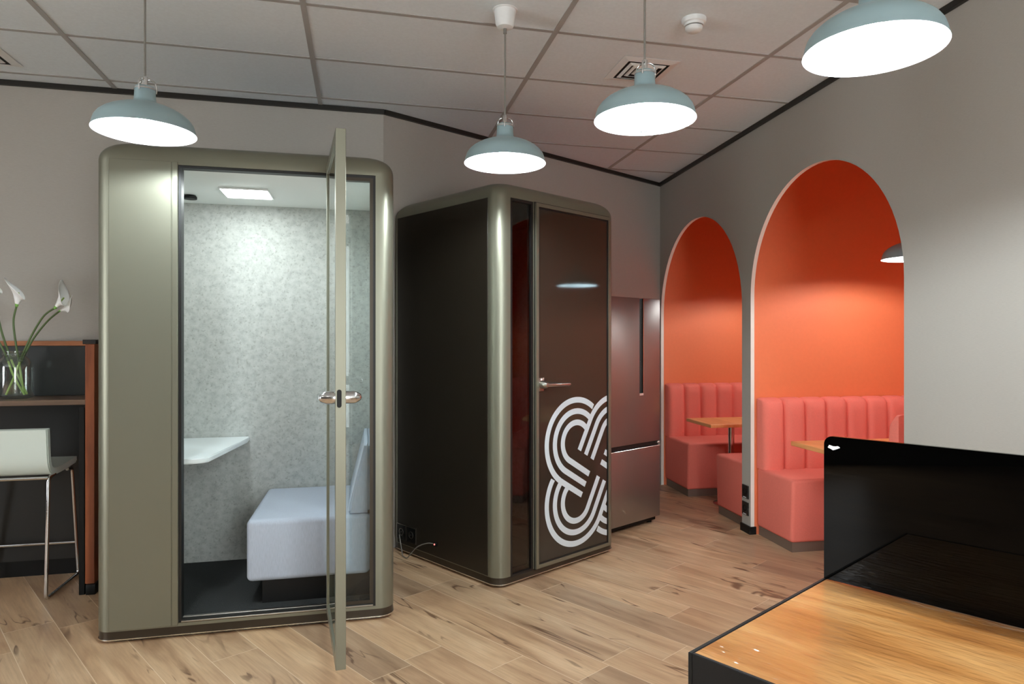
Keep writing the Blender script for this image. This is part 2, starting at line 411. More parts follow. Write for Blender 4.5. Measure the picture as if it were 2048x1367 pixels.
# ------------------------------------------------------------------ pods
PH = 2.305
def pod_shell(W, Dp, root, cx0, cx1, op0, op1, opz0, opz1, rv=.07, name='shell'):
    bm = B(); rings = []; RT = .095
    for z, ins, rad in [(.055, 0, rv), (PH-RT, 0, rv)]+[(PH-RT+RT*math.sin(R(a_)), RT*(1-math.cos(R(a_))), rv+.012*math.sin(R(a_))**2) for a_ in range(9, 91, 9)]:
        rings.append([bm.verts.new((x, y, z)) for x, y in rrect(ins, W-ins, ins, Dp-ins, rad, 10)])
    for A_, B_ in zip(rings, rings[1:]):
        for i in range(len(A_)): bm.faces.new((A_[i], A_[(i+1) % len(A_)], B_[(i+1) % len(A_)], B_[i]))
    bm.faces.new(rings[0][::-1]); bm.faces.new(rings[-1])
    o = obj(name, bm, M['bronze'], None, 40)
    k1 = B(); box(k1, cx0, cx1, .05, Dp-.1, .072, 2.2); k1 = obj('cut_a', k1, M['bronze'])
    k2 = B(); box(k2, op0, op1, -.1, .2, opz0, opz1); k2 = obj('cut_b', k2, M['bronze'])
    carve(o, [k1, k2]); o.parent = root
    for p in o.data.polygons: p.use_smooth = True
    o.data.set_sharp_from_angle(angle=R(30))
    return o
def pod_base(W, Dp, root, rv):
    bm = B(); prism(bm, rrect(.002, W-.002, .002, Dp-.002, rv-.001, 10), .019, .055); obj('skirting', bm, M['bronze_d'], root, 40)
    bm = B(); prism(bm, rrect(-.001, W+.001, -.001, Dp+.001, rv, 10), .0145, .019); obj('silver_line', bm, M['silver'], root, 40)
    bm = B(); prism(bm, rrect(.03, W-.03, .03, Dp-.03, .06, 10), 0, .0145); obj('plinth', bm, M['black'], root, 40)
def ring(bm, x0, x1, z0, z1, w, y0, y1, mi=0):
    box(bm, x0, x0+w, y0, y1, z0, z1, mi=mi); box(bm, x1-w, x1, y0, y1, z0, z1, mi=mi)
    box(bm, x0+w, x1-w, y0, y1, z0, z0+w, mi=mi); box(bm, x0+w, x1-w, y0, y1, z1-w, z1, mi=mi)
def lever(bm, x, y, z, sgn, dirx, L=.11):
    """rose on the door face (normal sgn*x), neck and lever running along y*dirx"""
    lathe_v = lathe(bm, [(0, 0), (.026, 0), (.026, .034), (.022, .045), (.016, .056), (.011, .062), (0, .064)], 28)
    tf(bm, lathe_v, (x, y, z), Matrix.Rotation(sgn*PI/2, 4, 'Y'))
    tube(bm, [(x+sgn*.052, y-.008*dirx, z), (x+sgn*.056, y+.02*dirx, z), (x+sgn*.056, y+(L-.01)*dirx, z), (x+sgn*.056, y+L*dirx, z)], [.0125, .0115, .0105, .006], 14)

# open pod
AP = math.atan2(.2297, .9733); W1, D1 = 1.336, 1.0
pod = thing('office_pod', 'bronze single-person office pod with lit felt interior and wide open glass door', 'office pod', (-1.9533, 3.0669, 0), AP)
pod_shell(W1, D1, pod, .075, 1.24, .351, 1.247, .07, 2.198)
pod_base(W1, D1, pod, .07)
bm = B(); box(bm, .062, .3225, -.003, .012, .06, PH-.094, .0015, 1); obj('front_panel', bm, M['bronze'], pod, 30)
bm = B(); box(bm, .3255, .3505, -.004, .02, .06, PH-.094, .002, 1); obj('door_jamb', bm, M['bronze'], pod, 30)
bm = B(); ring(bm, .352, 1.247, .071, 2.197, .012, .004, .05); box(bm, 1.022, 1.04, .004, .05, .083, 2.185); obj('gasket', bm, M['gasket'], pod)
bm = B(); box(bm, .364, 1.235, -.002, .055, .072, .078, .001, 1); box(bm, .364, 1.235, .03, .05, .078, .086, .001, 1); obj('threshold', bm, M['steel'], pod)
bm = B(); ring(bm, 1.04, 1.235, .083, 2.185, .016, .006, .04); obj('window_frame', bm, M['bronze_d'], pod)
bm = B(); box(bm, 1.056, 1.219, .018, .026, .099, 2.169); obj('side_window', bm, M['glass'], pod)
bm = B(); box(bm, .077, 1.238, D1-.112, D1-.101, .074, 2.199); box(bm, .077, .088, .052, D1-.112, .074, 2.199)
obj('felt_lining', bm, M['felt'], pod)
bm = B(); box(bm, 1.226, 1.238, .052, D1-.113, .074, 2.199); obj('white_lining', bm, M['pod_white'], pod)
bm = B(); box(bm, .089, 1.225, .052, D1-.113, .0725, .08); obj('carpet', bm, M['carpet'], pod)
bm = B(); box(bm, .089, 1.225, .052, D1-.113, 2.19, 2.199); obj('pod_ceiling', bm, M['pod_white'], pod)
bm = B(); box(bm, .445, .695, .395, .625, 2.180, 2.1895, .003, 1); cl = obj('ceiling_light', bm, M['plastic_w'], pod)
bm = B(); box(bm, .455, .685, .405, .615, 2.1775, 2.1805); obj('led_panel', bm, M['led'], cl)
bm = B(); lathe(bm, [(0, 0), (.035, 0), (.035, .012), (.028, .02), (0, .02)], 24); tf(bm, bm.verts, (.25, .66, 2.169)); obj('air_outlet', bm, M['black'], pod, 40)
# desk in the pod
bm = B()
prism(bm, [(.09, .885), (.09, .115), (.36, .115), (.40, .12), (.432, .135), (.452, .16), (.525, .80), (.525, .885)], .786, .812)
bmesh.ops.bevel(bm, geom=[e for e in bm.edges if abs(e.verts[0].co.z-e.verts[1].co.z) < 1e-6], offset=.004, segments=2, affect='EDGES')
obj('desk', bm, M['desk_white'], pod, 40)
# open glass door leaf (local x = thickness, y = toward the camera when open)
door = bpy.data.objects.new('door', None); C.objects.link(door); door.parent = pod
door.location = (1.013, -.004, 0); door.rotation_euler = (0, 0, R(6.2))
DW, dz0, dz1, DT = .645, .071, 2.225, .040
def leaf(bm, x0, x1, y0, y1, z0, z1, **k): box(bm, x0, x1, -y1, -y0, z0, z1, **k)
bm = B(); fw = .045
for a_ in ((0, fw, dz0, dz1), (DW-fw, DW, dz0, dz1), (fw, DW-fw, dz0, dz0+fw), (fw, DW-fw, dz1-fw, dz1)): leaf(bm, 0, DT, *a_, bev=.0015, seg=1)
obj('door_frame', bm, M['bronze'], door, 30)
bm = B(); leaf(bm, .006, .011, fw-.004, DW-fw+.004, dz0+fw-.004, dz1-fw+.004); leaf(bm, .029, .034, fw-.004, DW-fw+.004, dz0+fw-.004, dz1-fw+.004); obj('door_glass', bm, M['glass'], door)
for sg, xx in ((-1, 0.), (1, DT)):
    bm = B(); lever(bm, xx, -(DW-.036), 1.152, sg, 1, .12); obj('handle', bm, M['chrome'], door, 50)
bm = B(); prism(bm, rrect(-.009, .009, -.036, .036, .0088, 6), 0, .003); tf(bm, bm.verts, (DT/2-.006, -DW+.001, 1.15), Matrix.Rotation(PI/2, 4, 'X')); obj('lock_plate', bm, M['black'], door, 40)

# pod bench
bench = thing('pod_bench', 'pale blue-grey upholstered bench seat inside the open office pod', 'bench', (-1.9533, 3.0669, .08), AP)
bm = B(); box(bm, .628, 1.222, .115, .88, .112, .418, .028, 5); obj('seat', bm, M['seat'], bench, 60)
bm = B()
pr = [(1.108, .421), (1.222, .421), (1.222, .775), (1.195, .775)]
a = [bm.verts.new((x, .125, z)) for x, z in pr]; b = [bm.verts.new((x, .875, z)) for x, z in pr]
bm.faces.new(a); bm.faces.new(b[::-1])
for i in range(4): bm.faces.new((a[i], a[(i+1) % 4], b[(i+1) % 4], b[i]))
bmesh.ops.bevel(bm, geom=list(bm.edges), offset=.013, segments=4, affect='EDGES'); obj('backrest', bm, M['seat'], bench, 60)
bm = B(); box(bm, .70, 1.215, .14, .87, 0, .113); obj('base', bm, M['black'], bench)

# closed pod
A2d = R(44); W2, D2 = 1.045, 1.065
pod2 = thing('office_pod', 'dark bronze closed office pod with white striped knot emblem on its door', 'office pod', (-.150, 3.752, 0), A2d)
PH = 2.285
pod_shell(W2, D2, pod2, .07, .95, .095, .275, .045, 2.190, .076)
pod_base(W2, D2, pod2, .076)
bm = B(); box(bm, -.003, .01, .085, D2-.075, .06, PH-.097, .0015, 1); obj('side_panel', bm, M['panel_d'], pod2, 30)
bm = B(); ring(bm, .096, .274, .047, 2.189, .014, .001, .03); obj('window_frame', bm, M['gasket'], pod2)
bm = B(); box(bm, .108, .262, .010, .018, .06, 2.177); obj('side_window', bm, M['smoked'], pod2)
bm = B(); box(bm, .072, .948, D2-.112, D2-.101, .074, 2.199); box(bm, .072, .083, .052, D2-.112, .074, 2.199); box(bm, .937, .948, .052, D2-.112, .074, 2.199); obj('felt_lining', bm, M['felt'], pod2)
bm = B(); box(bm, .084, .936, .052, D2-.113, .0725, .08); obj('carpet', bm, M['carpet'], pod2)
bm = B(); box(bm, .084, .42, .34, D2-.114, 1.03, 1.058, .004, 2); obj('desk', bm, M['desk_white'], pod2)
d2 = bpy.data.objects.new('door', None); C.objects.link(d2); d2.parent = pod2
bm = B(); ring(bm, .288, .972, .052, 2.186, .021, -.014, .02); obj('door_frame', bm, M['bronze'], d2)
bm = B(); ring(bm, .309, .951, .073, 2.165, .010, -.009, .02); obj('gasket', bm, M['gasket'], d2)
bm = B(); ring(bm, .282, .974, .046, 2.192, .006, -.002, .004); obj('door_seal', bm, M['gasket'], d2)
bm = B(); box(bm, .319, .941, -.006, .02, .083, 2.155); obj('door_panel', bm, M['door_glass'], d2)
# striped knot emblem
def emblem():
    bm = B(); cc = Vector((.825, .574)); c0 = Vector((.644, .755)); L = .212
    dirv = Vector((math.cos(R(-30)), math.sin(R(-30))))
    for k in range(4):
        rot = Matrix.Rotation(k*PI/2, 2)
        for r1, r0 in ((.28, .245), (.21, .175), (.14, .105)):
            strip = []
            def both(f): strip.append((f(r1), f(r0)))
            nn = Vector((math.cos(R(240)), math.sin(R(240))))
            for t in (L, L/2): both(lambda r: c0+nn*r+dirv*t)
            N = 56
            for i in range(N+1):
                def pt(r):
                    e = -30+math.degrees(math.acos(.034/r)); th = R(240+(e-240)*i/N); return c0+Vector((math.cos(th), math.sin(th)))*r
                both(pt)
            pv = [tuple(bm.verts.new(((cc+rot @ (q-cc)).x, -.0068, (cc+rot @ (q-cc)).y)) for q in pr_) for pr_ in strip]
            for (a_, b_), (c_, d_) in zip(pv, pv[1:]): bm.faces.new((a_, b_, d_, c_))
    bmesh.ops.bisect_plane(bm, geom=list(bm.verts)+list(bm.edges)+list(bm.faces), plane_co=(.9405, 0, 0), plane_no=(1, 0, 0), clear_outer=True)
    g = bmesh.ops.extrude_face_region(bm, geom=list(bm.faces)); vs = [e for e in g['geom'] if isinstance(e, bmesh.types.BMVert)]
    bmesh.ops.translate(bm, vec=(0, .0009, 0), verts=vs)
    o = obj('emblem', bm, M['decal'], d2); o['label'] = 'white knot of triple stripes'
emblem()
bm = B(); box(bm, .300, .356, -.012, -.0045, 1.085, 1.165, .002, 1)
v = lathe(bm, [(0, 0), (.024, 0), (.024, .03), (.017, .042), (.012, .052), (0, .054)], 28); tf(bm, v, (.335, -.01, 1.125), Matrix.Rotation(PI/2, 4, 'X'))
tube(bm, [(.333, -.052, 1.125), (.36, -.06, 1.125), (.52, -.06, 1.122), (.53, -.06, 1.122)], [.012, .0115, .010, .006], 14); obj('handle', bm, M['steel'], d2, 50)
for y0 in (.775, .885):
    bm = B(); box(bm, -.0085, -.003, y0, y0+.106, .088, .188, .002, 1); s_ = obj('power_socket', bm, M['sock'], pod2, 30)
    bm = B(); box(bm, -.0092, -.004, y0, y0+.004, .088, .188); box(bm, -.0092, -.004, y0+.102, y0+.106, .088, .188); box(bm, -.0092, -.004, y0+.004, y0+.102, .184, .188); obj('socket_frame', bm, M['steel'], s_)
    bm = B(); v = lathe(bm, [(.02, .0005), (.024, .0), (.024, .002), (.02, .002)], 24, closed=True); tf(bm, v, (-.0086, y0+.053, .138), Matrix.Rotation(-PI/2, 4, 'Y')); cyl(bm, (-.0105, y0+.053, .138), (-.008, y0+.053, .138), .003, 10); obj('socket_ring', bm, M['steel'], s_, 40)
# power cord with plug
cord = thing('power_cord', 'thin grey power cord with red-lit plug hanging beside the dark pod', 'power cord', (-.150, 3.752, 0), A2d)
bm = B(); tube(bm, smooth_path([(-.012, .575, .137), (-.03, .62, .135), (-.045, .70, .10), (-.05, .77, .04), (-.05, .81, .006), (-.045, .86, .005), (-.04, .88, .02), (-.025, .92, .07), (-.0155, .95, .118)], 8), .0032, 8); obj('cable', bm, M['cord'], cord, 60)
bm = B(); box(bm, -.022, -.0035, .548, .575, .125, .15, .004, 2); p_ = obj('plug', bm, M['black'], cord, 40)
bm = B(); sphere(bm, (-.0235, .556, .14), .005); obj('indicator', bm, M['red'], p_, 60)

# ------------------------------------------------------------------ fridge
fr = thing('fridge', 'tall stainless steel two-door fridge between dark pod and first arch', 'fridge', (1.034-.6*math.cos(R(43)), 5.188-.6*math.sin(R(43)), 0), R(43))
bm = B(); box(bm, 0, .6, .045, .62, .03, 1.70, .004, 2); obj('body', bm, M['bronze_d'], fr, 30)
bm = B(); box(bm, 0, .6, 0, .043, .625, 1.70, .005, 2); fd = obj('upper_door', bm, M['fridge'], None, 30)
k1 = B(); box(k1, .345, .393, -.03, .03, .995, 1.72); carve(fd, [obj('cut', k1, M['fridge'])]); fd.parent = fr
bm = B(); box(bm, .346, .392, .0285, .0425, .996, 1.698); ho = obj('handle_recess', bm, M['gasket'], fd)
bm = B(); box(bm, .387, .3925, -.003, .028, .996, 1.698); obj('recess_edge', bm, M['silver'], ho)
bm = B(); box(bm, .346, .392, -.001, .01, .978, .9945); obj('recess_label', bm, M['pink'], ho)
bm = B(); box(bm, 0, .6, 0, .043, .05, .585, .005, 2); ld = obj('lower_door', bm, M['fridge'], fr, 30)
bm = B(); box(bm, 0, .6, .02, .044, .586, .624); obj('door_gap', bm, M['gasket'], fr)
bm = B(); box(bm, .001, .599, -.001, .012, .585, .590, .001, 1); obj('door_lip', bm, M['silver'], ld)
bm = B(); box(bm, .57, .598, .0, .03, .606, .618, .003, 1); obj('hinge', bm, M['steel'], fr)
bm = B(); box(bm, .02, .58, .03, .58, .018, .05); obj('toe_plate', bm, M['black'], fr)
for x in (.06, .54):
    for y in (.06, .56):
        bm = B(); cyl(bm, (x, y, 0), (x, y, .02), .02, 16); obj('foot', bm, M['black'], fr, 40)

# ------------------------------------------------------------------ booths (local x along wall, y into the alcove)
def booth_bench(name, label, s_back, s_front, t0, t1, ztop):
    """upholstered bench with channelled back; s_back -> s_front gives facing direction"""
    sg = 1 if s_front > s_back else -1
    r = thing(name, label, 'booth bench', (R0.x, R0.y, 0), AW, 'coral channel-back booth benches')
    bx = lambda bm, a_, b_, *k, **q: box(bm, min(a_, b_), max(a_, b_), *k, **q)
    bm = B(); bx(bm, s_back, s_front+sg*.012, t0, t1, .062, .478, bev=.022, seg=4)
    for v in bm.verts:
        if v.co.z < .2 and abs(v.co.x-(s_front+sg*.012)) < .04: v.co.x -= sg*.02
    obj('seat', bm, M['coral'], r, 60)
    bm = B(); bx(bm, s_back+sg*.01, s_front-sg*.02, t0+.012, t1-.01, 0, .064); obj('kickboard', bm, M['kick'], r)
    # backrest: profile across the channels
    bm = B(); n = round((t1-t0)/.165); w = (t1-t0)/n; rows = []
    k_ = 14
    pts = []
    for i in range(n):
        for j in range(k_):
            f = j/k_; bulge = .032*(1-abs(2*f-1)**6)
            pts.append((t0+(i+f)*w, bulge))
    pts.append((t1, 0.))
    zs = [.475, .60, .75, .88, .94, .965, ztop-.004]; dp = [.0, .0, -.004, -.008, -.012, -.024, -.055]
    zt = [z_ for z_ in zs]
    grid = []
    for z_, d_ in zip(zs, dp):
        grid.append([bm.verts.new((s_back+sg*(.075+d_+bu*(1 if z_ < .95 else .6)), t, z_-(0 if z_ < .9 else (.032-bu)*.25))) for t, bu in pts])
    back_top = [bm.verts.new((s_back+sg*.002, t, ztop-(.032-bu)*.25)) for t, bu in pts]; back_bot = [bm.verts.new((s_back+sg*.002, t, .475)) for t, bu in pts]
    grid += [back_top, back_bot]
    for A_, B_ in zip(grid, grid[1:]+[grid[0]]):
        for i in range(len(pts)-1): bm.faces.new((A_[i], A_[i+1], B_[i+1], B_[i]))
    bm.faces.new([g[0] for g in grid]); bm.faces.new([g[-1] for g in grid][::-1])
    obj('backrest', bm, M['coral'], r, 50)
    return r
booth_bench('booth_bench', 'coral booth bench against far orange wall in small arch, behind fridge', .028, .56, .04, 1.70, .978)
booth_bench('booth_bench', 'coral booth bench backing onto left side of pillar with sockets', 1.608, 1.11, .04, 1.70, .978)
booth_bench('booth_bench', 'coral booth bench in large arch right of pillar, beside black screen', 1.738, 2.185, .045, 1.70, .978)
booth_bench('booth_bench', 'coral booth bench at right edge of large arch, only back corner showing', 3.150, 2.76, .045, 1.70, 1.003)
def booth_table(label, s0, s1, t0, t1, z, leg_t):
    r = thing('booth_table', label, 'table', (R0.x, R0.y, 0), AW, 'booth tables in the arches')
    bm = B(); box(bm, s0, s1, t0, t1, z-.028, z, .003, 1); obj('tabletop', bm, M['booth_table'], r, 30)
    c = (s0+s1)/2
    for t in leg_t:
        bm = B(); cyl(bm, (c, t, .012), (c, t, z-.028), .026, 28); obj('leg', bm, M['chrome'], r, 40)
        bm = B(); v = lathe(bm, [(0, 0), (.15, 0), (.15, .006), (.03, .014), (0, .014)], 32); tf(bm, v, (c, t, 0)); obj('foot_plate', bm, M['chrome'], r, 40)
booth_table('orange wood booth table on chrome legs inside the small arch', .615, 1.10, .0, 1.25, .708, (.30, 1.05))
booth_table('orange wood booth table in the large arch, partly behind black screen', 2.21, 2.77, .02, 1.30, .735, (.3, 1.05))

# ------------------------------------------------------------------ pendant lamps
def arc_pts(c, r, a0, a1, n): return [(c[0]+r*math.cos(R(a0+(a1-a0)*i/n)), c[1]+r*math.sin(R(a0+(a1-a0)*i/n))) for i in range(n+1)]
RIM = 2.197
def make_lamp(label, loc, rimz, bulb, group):
    r = thing('pendant_lamp', label, 'pendant lamp', (*loc, rimz), 0, group)
    prof = [(.1875, 0), (.1878, .003), (.1845, .012), (.1815, .026), (.176, .042), (.165, .058), (.148, .073), (.125, .087), (.1, .098), (.075, .106), (.056, .112), (.044, .119), (.0395, .13), (.038, .15), (.037, .177), (.034, .181), (.012, .183), (0, .183)]
    bm = B(); lathe(bm, prof, 64); sh = obj('lamp_shade', bm, M['shade'], r, 50)
    inner = [(.1875, 0), (.1855, .0015)]+[(max(x-.003, .03), z-.003) for x, z in prof[2:13]]+[(.0, .122)]
    bm = B(); lathe(bm, inner, 64); lo = obj('lining', bm, M['lining'], r, 60)
    bm = B(); sphere(bm, (0, 0, .056), .03, (1, 1, 1.05), 16, 10); obj('bulb', bm, bulb, r, 180)
    bm = B(); cyl(bm, (0, 0, .08), (0, 0, .122), .016, 20); obj('bulb_holder', bm, M['plastic_w'], r, 40)
    bm = B(); v = lathe(bm, [(.037, .168), (.0395, .168), (.0395, .174), (.037, .174)], 32, closed=True)
    cyl(bm, (0, 0, .18), (0, 0, .222), .011, 16)
    for k in range(3):
        a = 2*PI*k/3+.5; ca, sa = math.cos(a), math.sin(a)
        tube(bm, smooth_path([(.039*ca, .039*sa, .160), (.041*ca, .041*sa, .185), (.034*ca, .034*sa, .205), (.018*ca, .018*sa, .213), (.006*ca, .006*sa, .208)], 5), .0035, 8)
    obj('shade_clips', bm, M['chrome'], r, 50)
    bm = B(); tube(bm, [(0, 0, .215), (0, 0, ZC-rimz-.10)], .0042, 10); obj('cord', bm, M['cord'], r, 60)
    zc = ZC-rimz
    bm = B(); lathe(bm, [(0, zc-.085), (.018, zc-.086), (.036, zc-.08), (.043, zc-.066), (.047, zc-.03), (.052, zc-.006), (.058, zc-.003), (.058, zc), (0, zc)], 36); cc = obj('ceiling_cup', bm, M['plastic_w'], r, 40)
    bm = B(); cyl(bm, (0, 0, zc-.108), (0, 0, zc-.084), .008, 14); obj('cord_grip', bm, M['cord'], cc, 40)
    # small grey print inside the rim
    bm = B()
    for q in range(5):
        an = R(-22+q*2.1); rr = .1798
        box(bm, -.0012, .0012, -.0022, .0022, -.0025*(1+q % 2), .0025); tf(bm, bm.verts[-8:], (rr*math.cos(an), rr*math.sin(an), .014), Matrix.Rotation(an, 4, 'Z'))
    obj('print', bm, M['mark'], lo)
    return r
G = 'blue-grey pendant lamps in the room'
lamp = make_lamp('blue-grey pendant lamp with whole white ceiling cup, above the dark pod', (-.0923, 3.1269), RIM, M['bulb'], G)
dup(lamp, (.4446, 2.5155, RIM), R(100), 'blue-grey pendant lamp hanging in front of the square ceiling vent', G)
dup(lamp, (.9863, 1.9175, RIM), R(215), 'largest blue-grey pendant lamp, at the top right, in front of the arch wall', G)
dup(lamp, (-1.516, 2.7028, RIM+.012), R(0), 'blue-grey pendant lamp at far left, hanging in front of the open pod', G)
dup(lamp, (1.525, 1.317, RIM), R(60), 'added blue-grey pendant lamp over the wood table, unseen, outside the picture on the right', G)  # extra lamp added out of view to brighten table and right wall
def wsp(s, t): p = ws(s, t); return (p.x, p.y)
make_lamp('grey pendant lamp inside the large orange arch, cut off by its right edge', wsp(2.43, .74), 1.90, M['bulb_warm'], 'booth pendant lamps')
make_lamp('grey pendant lamp over the table of the small arch booth, hidden by the pillar', wsp(.86, .74), 1.90, M['bulb_warm'], 'booth pendant lamps')

# ------------------------------------------------------------------ ceiling fittings
sd = thing('smoke_detector', 'round white smoke detector on the ceiling right of the vent', 'smoke detector', (.801, 3.215, ZC))
bm = B(); lathe(bm, [(0, 0), (.058, 0), (.058, -.012), (.055, -.02), (.047, -.024), (.045, -.034), (0, -.034)], 40); obj('base', bm, M['plastic_w'], sd, 40)
bm = B(); lathe(bm, [(0, -.03), (.037, -.03), (.037, -.040), (0, -.040)], 36); obj('sensor_gap', bm, M['vent_dark'], sd, 40)
bm = B(); lathe(bm, [(0, -.038), (.041, -.038), (.039, -.05), (.03, -.058), (0, -.06)], 36); obj('cover', bm, M['plastic_w'], sd, 40)
def vent(label, loc, half):
    r = thing('ceiling_vent', label, 'ceiling vent', (*loc, ZC), GA)
    bm = B(); box(bm, -half, half, -half, half, -.004, -.0005); obj('duct_backing', bm, M['vent_dark'], r)
    def sq(bm, h1, h0, za, zb):
        o_ = [bm.verts.new((x*h1, y*h1, za)) for x, y in ((-1, -1), (1, -1), (1, 1), (-1, 1))]; i_ = [bm.verts.new((x*h0, y*h0, zb)) for x, y in ((-1, -1), (1, -1), (1, 1), (-1, 1))]
        o2 = [bm.verts.new(v.co+Vector((0, 0, .002))) for v in o_]; i2 = [bm.verts.new(v.co+Vector((0, 0, .002))) for v in i_]
        for k in range(4):
            j = (k+1) % 4
            bm.faces.new((o_[k], o_[j], i_[j], i_[k])); bm.faces.new((o2[k], o2[j], i2[j], i2[k])); bm.faces.new((o_[k], o_[j], o2[j], o2[k])); bm.faces.new((i_[k], i_[j], i2[j], i2[k]))
    bm = B(); sq(bm, half+.012, half-.028, -.004, -.012); obj('frame', bm, M['plastic_w'], r)
    for k in range(3):
        h = half*(.70-.21*k); bm = B(); sq(bm, h, h-half*.10, -.012, -.020); obj('louvre', bm, M['plastic_w'], r)
    return r
vent('square white ceiling vent behind the middle pendant lamp', (.652, 3.812), .15)
vent('white ceiling vent corner at the left edge of the picture', (-2.915, 3.56), .16)
# glowing ceiling panels added out of view as fill light
for i, (x, y) in enumerate(((-.6, -.9), (-2.9, .1), (1.2, -1.4))):
    r = thing('fill_panel', ('added fill-light panel on the ceiling behind the viewer', 'added fill-light panel on the ceiling left of the viewer', 'added fill-light panel on the ceiling right behind the viewer')[i], 'ceiling light', (x, y, ZC), GA, 'added fill-light panels')
    bm = B(); ring(bm, -.3, .3, -.3, .3, .015, -.012, -.0005)
    for v in bm.verts: v.co = Vector((v.co.x, v.co.z, v.co.y))
    obj('frame', bm, M['plastic_w'], r)
    bm = B(); box(bm, -.285, .285, -.285, .285, -.009, -.001); obj('diffuser', bm, M['fill_led'], r)

# ------------------------------------------------------------------ left bar counter (local x along left wall, y = -distance from it)
bar_ = thing('bar_counter', 'dark wall bar counter with brown shelf and reddish wood end panel', 'bar counter', (L0.x, L0.y, 0), AL)
N_ = lambda bm, s0, s1, n0, n1, z0, z1, **k: box(bm, s0, s1, -n1, -n0, z0, z1, **k)
bm = B(); N_(bm, -1.6, .585, .016, .03, .10, 1.03); obj('lower_panel', bm, M['void'], bar_)
bm = B(); N_(bm, -1.6, .585, .016, .034, 1.061, 1.352); obj('back_board', bm, M['board'], bar_)
bm = B(); N_(bm, -1.6, .583, .002, .05, 1.353, 1.381, bev=.002, seg=1); obj('cap_rail', bm, M['cap_wood'], bar_, 30)
bm = B(); N_(bm, -1.6, .583, .035, .372, 1.031, 1.060, bev=.003, seg=1); obj('counter_top', bm, M['shelf_wood'], bar_, 30)
bm = B(); N_(bm, .586, .632, .016, .40, .058, 1.362, bev=.002, seg=1); obj('end_panel', bm, M['wood_red'], bar_, 30)
bm = B(); N_(bm, .575, .64, .01, .405, 1.3635, 1.388, bev=.002, seg=1); obj('end_cap', bm, M['blacktrim'], bar_, 30)
bm = B(); N_(bm, .556, .584, .372, .402, 0, 1.02, bev=.002, seg=1); obj('post', bm, M['black'], bar_, 30)
bm = B(); N_(bm, .592, .64, .33, .412, 0, .057, bev=.004, seg=2); obj('foot', bm, M['black'], bar_, 30)

# vase and lilies
def lw(s, n): p = L0+UL*s+Vector((UL.y, -UL.x))*n; return (p.x, p.y)
VX, VN, VZ = .165, .2, 1.061
vase = thing('glass_jar', 'clear glass jar vase holding white lilies on the brown counter', 'vase', (*lw(VX, VN), VZ), AL)
bm = B()
op = [(0, 0), (.07, 0), (.084, .006), (.089, .02), (.089, .175), (.084, .198), (.068, .219), (.058, .228), (.056, .236), (.061, .240), (.061, .246), (.056, .250), (.061, .254), (.061, .262), (.054, .264)]
ip = [(.054, .228), (.066, .213), (.080, .193), (.085, .173), (.085, .022), (.078, .011), (0, .011)]
lathe(bm, op+ip, 48); obj('jar_body', bm, M['jar'], vase, 60)
def lily(label, pts, flower, up, size=1., aim=None):
    r = thing('calla_lily', label, 'flower', (*lw(VX, VN), VZ), AL, 'white calla lilies in the jar')
    path = smooth_path(pts, 10); n = len(path)
    k = n//3
    bm = B(); tube(bm, path[:k+1], [.0055]*(k+1), 10); obj('stem_base', bm, M['stem_pale'], r, 60)
    bm = B(); tube(bm, path[k:], [.0055-.0006*i/(n-k) for i in range(n-k)], 10); obj('stem', bm, M['stem'], r, 60)
    if flower:
        bm = B(); U, Vn = 28, 12; rows = []
        for j in range(Vn+1):
            f = j/Vn; row = []
            for i in range(U):
                th = 2*PI*i/U
                rad = (.006+.034*f**1.5)*(1+.25*f*math.cos(th))
                flare = .018*max(0, f-.65)/.35
                h = .105*f+f**2*(.045*math.cos(th)-.012)
                tipf = max(0, math.cos(th))**8*max(0, f-.6)/.4
                row.append(bm.verts.new(((rad+flare*(.6+.4*math.cos(th))+.012*tipf)*math.cos(th)*size, (rad+flare*.7)*math.sin(th)*size*.9, (h+.02*tipf)*size)))
            rows.append(row)
        for A_, B_ in zip(rows, rows[1:]):
            for i in range(U):
                f_ = bm.faces.new((A_[i], A_[(i+1) % U], B_[(i+1) % U], B_[i]))
                f_.material_index = 1 if rows.index(B_) <= 2 else 0
        q = Vector(up).normalized(); zax = q
        xax = Vector(aim) if aim else Vector((1, 0, 0)); xax = (xax-zax*xax.dot(zax)).normalized(); yax = zax.cross(xax)
        mtx = Matrix((xax, yax, zax)).transposed().to_4x4(); mtx.translation = path[-1]-zax*.004
        bmesh.ops.transform(bm, matrix=mtx, verts=bm.verts)
        o = obj('petal', bm, [M['petal'], M['petal_base']], r, 180)
        md = o.modifiers.new('thick', 'SOLIDIFY'); md.thickness = .0016
        bm = B(); tube(bm, [path[-1]+zax*.02*size, path[-1]+zax*.08*size], [.005, .004], 8); obj('spadix', bm, M['stem_pale'], r, 60)
lily('white calla lily leaning right with pointed upright petal', [(-.04, -.01, .02), (.0, -.01, .12), (.04, -.01, .24), (.09, -.01, .36), (.15, -.02, .46), (.205, -.02, .505)], True, (.62, -.1, .75), .95, (-.6, .1, .6))
lily('shorter white calla lily leaning right just under its neighbour', [(-.05, .015, .02), (-.01, .015, .12), (.03, .015, .22), (.08, .02, .33), (.15, .02, .43), (.212, .015, .488)], True, (.85, 0, .42), .72, (.1, -.4, .8))
lily('white calla lily standing upright in the middle of the jar', [(.045, .0, .02), (.03, .0, .12), (.015, .0, .23), (.0, -.005, .35), (-.005, -.005, .44), (.012, -.01, .515)], True, (.18, -.1, 1), .95, (-.75, -.2, .3))
lily('white calla lily at the left picture edge, flower half cut off', [(.05, .02, .02), (.0, .02, .14), (-.035, .01, .25), (-.065, .0, .37), (-.08, -.005, .46), (-.086, -.01, .54)], True, (-.1, -.1, 1), .95, (-.8, -.1, .3))
